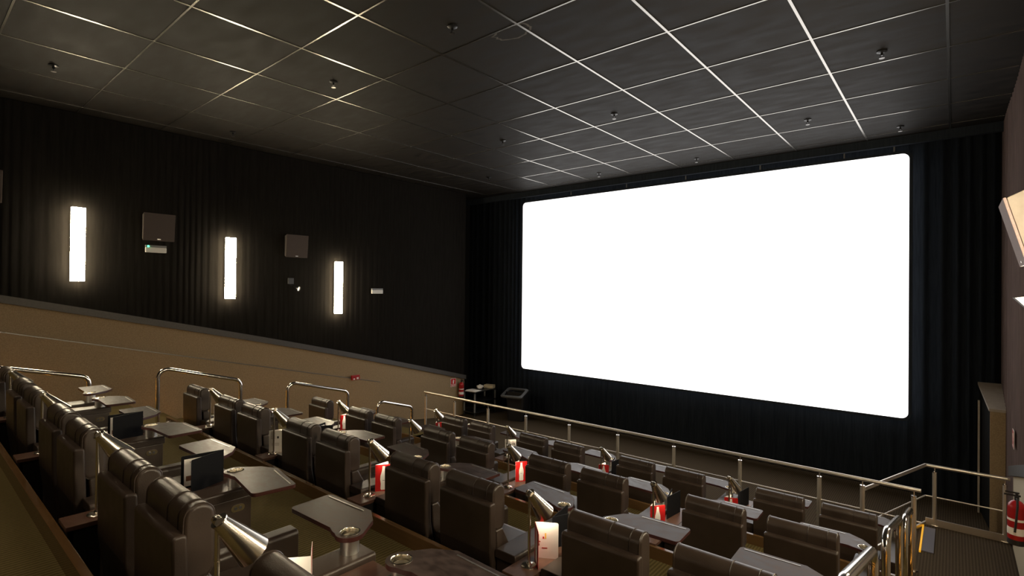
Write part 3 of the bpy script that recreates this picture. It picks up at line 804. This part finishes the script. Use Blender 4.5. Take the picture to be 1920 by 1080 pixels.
leaflet('D3', -.03, .24, 202, 55, 'glowing white leaflet in the front row, left of centre', 'white', .10)
leaflet('D4', -.02, .15, 75, 130, 'far red and white leaflet at the left end of the front row', 'red', .14)
def call_button(key, dx, dy, lab):
    x, y, z = TBL[key]
    t = empty('call_button', (x+dx, y+dy, z), lab, 'button', 'call buttons on the lamp tables')
    p = MB(); p.lathe([(0, 0), (.028, 0), (.03, .006), (.026, .016), (.018, .018), (.016, .012), (0, .012)], 24); p.build('ring', alu, t)
    p = MB(); p.lathe([(0, .0125), (.0155, .0125), (.0155, .014), (0, .015)], 18); p.build('push_button', dkgrey_p, t)
call_button('C1', .06, .10, 'round silver call button right of the red leaflet in the third row')
call_button('D3', .05, .06, 'round silver call button in front of the white leaflet in the front row')
call_button('D1', .05, .10, 'round silver call button beside the rightmost red leaflet')

# ------------------------------------------------------------------ handrails beside the rows
def arc_path(pts, rad, seg=8):
    out = [Vector(pts[0])]
    for i in range(1, len(pts)-1):
        p = Vector(pts[i]); a = Vector(pts[i-1]); c = Vector(pts[i+1])
        u = (a-p).normalized(); v = (c-p).normalized(); ang = u.angle(v)
        d = min(rad/math.tan(ang/2), .45*(a-p).length, .45*(c-p).length); r = d*math.tan(ang/2)
        cen = p+(u+v).normalized()*(r/math.sin(ang/2))
        s0 = p+u*d-cen; s1 = p+v*d-cen; nn = s0.cross(s1).normalized(); tot = s0.angle(s1)
        for k_ in range(seg+1): out.append(cen+Matrix.Rotation(tot*k_/seg, 3, nn) @ s0)
    out.append(Vector(pts[-1])); return out
def handrail(x, y0, y1, zb0, zb1, zt0, zt1, lab, grp):
    t = empty('handrail', (x, y0, zb0), lab, 'handrail', grp)
    R = Matrix.Translation((-x, -y0, -zb0))
    path = [R @ p for p in arc_path([(x, y0, zb0+.01), (x, y0, zt0), (x, y1, zt1), (x, y1, zb1+.01)], .12)]
    p = MB(); p.tube(path, .028, 16); p.build('rail_tube', chrome, t)
    for yy, zz in ((y0, zb0), (y1, zb1)):
        p = MB(); p.lathe([(0, 0), (.055, 0), (.055, .010), (.032, .03), (0, .03)], 20, R @ Matrix.Translation((x, yy, zz))); p.build('base_flange', chrome, t)
def dstep(r, n, f): return FL[r]-(FL[r]-FL[n])*f
rails = [('Z', 'A', .50, 1.74), ('A', 'B', 2.54, 3.71), ('B', 'C', 4.50, 5.70), ('C', 'D', 6.38, 7.27)]
LR = {'Z': 'far left, partly hidden behind the nearest recliners', 'A': 'tallest in view, at the left end between nearest and second row',
      'B': 'between the left ends of second and third row', 'C': 'smallest, at the left end near the front railing'}
for a, n_, y0, y1 in rails:
    zt0 = {'Z': ZO-.735, 'A': ZO-1.165, 'B': ZO-1.625, 'C': ZO-2.24}[a]
    zt1 = {'Z': ZO-1.21, 'A': ZO-1.495, 'B': ZO-1.95, 'C': ZO-2.50}[a]
    if a == 'Z': y0 = -.2; zt0 = ZO-.735
    xl = -8.92
    zb0 = FL[a]; zb1 = FL[n_] if y1 > CURB[a]+.6 else dstep(a, n_, 2/3)
    handrail(xl, y0, y1, zb0, zb1, zt0, zt1, 'curved chrome handrail, '+LR[a], 'left aisle handrails')
RRL = {'A': 'whose curved top crosses the bottom right edge of the photo', 'B': 'seen end-on in front of the front row’s last recliner', 'C': 'seen end-on beside the yellow step edge'}
for a, n_, y0, y1 in rails[1:]:
    zt0 = {'A': ZO-1.205, 'B': ZO-1.66, 'C': ZO-2.17}[a]
    zt1 = {'A': ZO-1.495, 'B': ZO-1.95, 'C': ZO-2.36}[a]
    zb1 = FL[n_]
    handrail(-.36, y0+.03, y1+.03, FL[a], zb1, zt0, zt1, 'chrome handrail at right, '+RRL[a], 'right aisle handrails')
# amber step lights in both aisles
b = MB(); b.box(-.55, .55, -.008, .0, -.012, 0); sl = b.build('step_light', led_o, smooth=0)
firsts = True
for side, xc, sc in (('left', (WL+XL)/2-.05, 1.9), ('right', (XR+WR)/2+.03, .72)):
    for a, n_ in (('Z', 'A'), ('A', 'B'), ('B', 'C'), ('C', 'D')):
        for j in range(3):
            o = sl if firsts else sl.copy()
            if not firsts: COL.objects.link(o)
            firsts = False
            y = CURB[a]+.32*j+.021; z = dstep(a, n_, j/3)-.012
            o.location = (xc, y+.008, z); o.scale = (sc, 1, 1)
            tag(o, 'thin amber light strip under a step nosing in the %s aisle' % side, 'step light', 'amber step lights in the %s aisle' % side)

# ------------------------------------------------------------------ front railing
def railing(name, pts, posts, zf, ztop, zmid, lab, curb=None):
    """pts: list of plan points of the rail; posts: plan points"""
    t = empty(name, (pts[0][0], pts[0][1], zf), lab, 'railing')
    R = Vector((-pts[0][0], -pts[0][1], -zf))
    p = MB()
    for a, c in zip(pts[:-1], pts[1:]): p.cyl(Vector((*a, ztop))+R, Vector((*c, ztop))+R, .024, seg=14)
    for a in pts[1:-1]: p.sphere(Vector((*a, ztop))+R, .0245, 14)
    p.build('top_rail', satin, t)
    p = MB()
    for a, c in zip(pts[:-1], pts[1:]): p.cyl(Vector((*a, zmid))+R, Vector((*c, zmid))+R, .010, seg=10)
    p.build('middle_rail', satin, t)
    for q in posts:
        c = Vector((*q, 0))+Vector((R.x, R.y, 0))
        p = MB(); p.cyl((c.x, c.y, 0), (c.x, c.y, ztop-zf-.085), .027, seg=14); po = p.build('post', satin, t)
        p = MB(); p.cyl((c.x, c.y, ztop-zf-.088), (c.x, c.y, ztop-zf-.075), .029, seg=14); p.cyl((c.x, c.y, ztop-zf-.08), (c.x, c.y, ztop-zf-.02), .008, seg=10); p.build('post_bracket', chrome, po)
        p = MB(); p.lathe([(0, 0), (.05, 0), (.05, .008), (.03, .014), (0, .014)], 18, Matrix.Translation((c.x, c.y, 0))); p.build('foot_plate', chrome, po)
    return t
RY = 8.16
railing('front_railing', [(-9.55, RY), (-.30, RY)], [(-9.51, RY), (-8.53, RY), (-7.51, RY), (-6.49, RY), (-5.46, RY), (-4.45, RY), (-3.44, RY), (-2.42, RY), (-1.39, RY), (-.90, RY), (-.37, RY)],
        FL['D'], ZO-2.39, ZO-2.775, 'long steel railing in front of the first row, below the screen')
t = railing('landing_railing', [(-.88, RY+.05), (-.315, 9.97), (WR-.02, 9.97)], [(-.21, 9.97), (WR-.07, 9.97)],
        FL['D'], ZO-2.52, ZO-2.97, 'angled steel railing around the landing at the lower right')
p = MB(); p.box(.565, 1.50, 1.735, 1.76, .0, .10); p.build('kick_plate', satin, t)
p = MB(); dv = Vector((.565, 1.735, 0)); nn = dv.length; q = dv.to_track_quat('X', 'Z').to_matrix().to_4x4()
p.box(0, nn, -.01, .01, 0, .05, q); p.build('kick_plate', satin, t)

# yellow edge strip on the landing
t = empty('step_edge_strip', (-.335, 9.35, FL['D']), 'bright yellow edge strip with grey plate on the landing floor', 'step edge')
p = MB(); p.box(-.010, .010, -.54, .50, .0, .022); p.build('yellow_strip', yellow_m, t)
p = MB(); p.box(.013, .14, -.48, .46, .0, .012); p.build('plate', plate_m, t)

# ------------------------------------------------------------------ service trolley, its load and the bin
t = empty('service_trolley', (-10.93, 11.5, .0), 'black service trolley with grey posts in the far left corner', 'trolley')
for z in (.10, .40, .70):
    p = MB(); p.box(-.23, .23, -.46, .46, z, z+.035); p.bevel(.012, 2); sh_ = p.build('shelf', black_p, t)
for sx in (-.215, .215):
    for sy in (-.44, .44):
        p = MB(); p.cyl((sx, sy, .06), (sx, sy, .72), .022, seg=12); po = p.build('post', black_p, t)
        p = MB(); p.cyl((sx, sy, .14), (sx, sy, .385), .026, seg=12); p.cyl((sx, sy, .44), (sx, sy, .68), .026, seg=12); p.build('post_sleeve', grey_p, po)
        p = MB(); p.cyl((sx-.014, sy, .035), (sx+.014, sy, .035), .035, seg=14); p.build('castor', rubber, t)
p = MB(); p.box(-.19, .19, -.30, .02, 0, .012, Matrix.Rotation(.2, 4, 'Z')); p.box(-.15, .16, -.25, .0, .012, .022, Matrix.Rotation(-.1, 4, 'Z'))
o = tag(p.build('paper_stack', paper, smooth=0), 'flat white papers on top of the black trolley', 'papers'); o.location = (-10.93, 11.32, .736)
p = MB(); bmesh.ops.create_icosphere(p.bm, subdivisions=2, radius=.1); rnd = random.Random(3)
for v in p.bm.verts: v.co = v.co*(1+rnd.uniform(-.25, .25)); v.co.z = max(v.co.z*.7, -.055)
o = tag(p.build('crumpled_napkin', paper, smooth=0), 'crumpled white napkin on the black trolley', 'napkin'); o.location = (-10.98, 11.56, .792)
p = MB(); p.box(-.15, .15, -.10, .10, 0, .10); p.bevel(.01, 2)
o = tag(p.build('box', cream), 'beige box at the right end of the black trolley top', 'box'); o.location = (-10.88, 11.87, .736); o.rotation_euler = (0, 0, .3)

t = empty('rubbish_bin', (-9.62, 11.72, 0), 'dark bin with a grey open rim below the screen’s left corner', 'bin', None, math.radians(14))
def ringz(w, d, z, r=.08, n=4): return [(x, y, z) for x, y in rpoly([(-w/2, -d/2), (w/2, -d/2), (w/2, d/2), (-w/2, d/2)], r, n)]
def loft(rings, m, name, parent, capb=False):
    p = MB(); vs = [[p.bm.verts.new(q) for q in rg] for rg in rings]
    for a, c in zip(vs[:-1], vs[1:]):
        for i in range(len(a)): p.bm.faces.new((a[i], a[(i+1) % len(a)], c[(i+1) % len(a)], c[i]))
    if capb: p.bm.faces.new(vs[0][::-1]); p.bm.faces.new(vs[-1])
    return p.build(name, m, parent)
loft([ringz(.50, .44, .0), ringz(.58, .50, .80), ringz(.60, .52, .83), ringz(.55, .47, .83), ringz(.48, .42, .2)], black_p, 'body', t, True)
tilt = Matrix.Rotation(math.radians(16), 4, 'X')
def tl(rg): return [tuple(tilt @ Vector(q)) for q in rg]
loft([tl(ringz(.66, .56, .80)), tl(ringz(.68, .58, .84)), tl(ringz(.64, .54, .86)), tl(ringz(.54, .42, .86)), tl(ringz(.53, .41, .82)), tl(ringz(.66, .56, .80))], dkgrey_p, 'rim', t)
p = MB(); rnd = random.Random(9); bmesh.ops.create_icosphere(p.bm, subdivisions=2, radius=.2)
for v in p.bm.verts: v.co = Vector((v.co.x*1.0, v.co.y*.8, v.co.z*.35))*(1+rnd.uniform(-.2, .2))+Vector((0, 0, .70))
o = p.build('bin_liner', dkgrey_p, t)
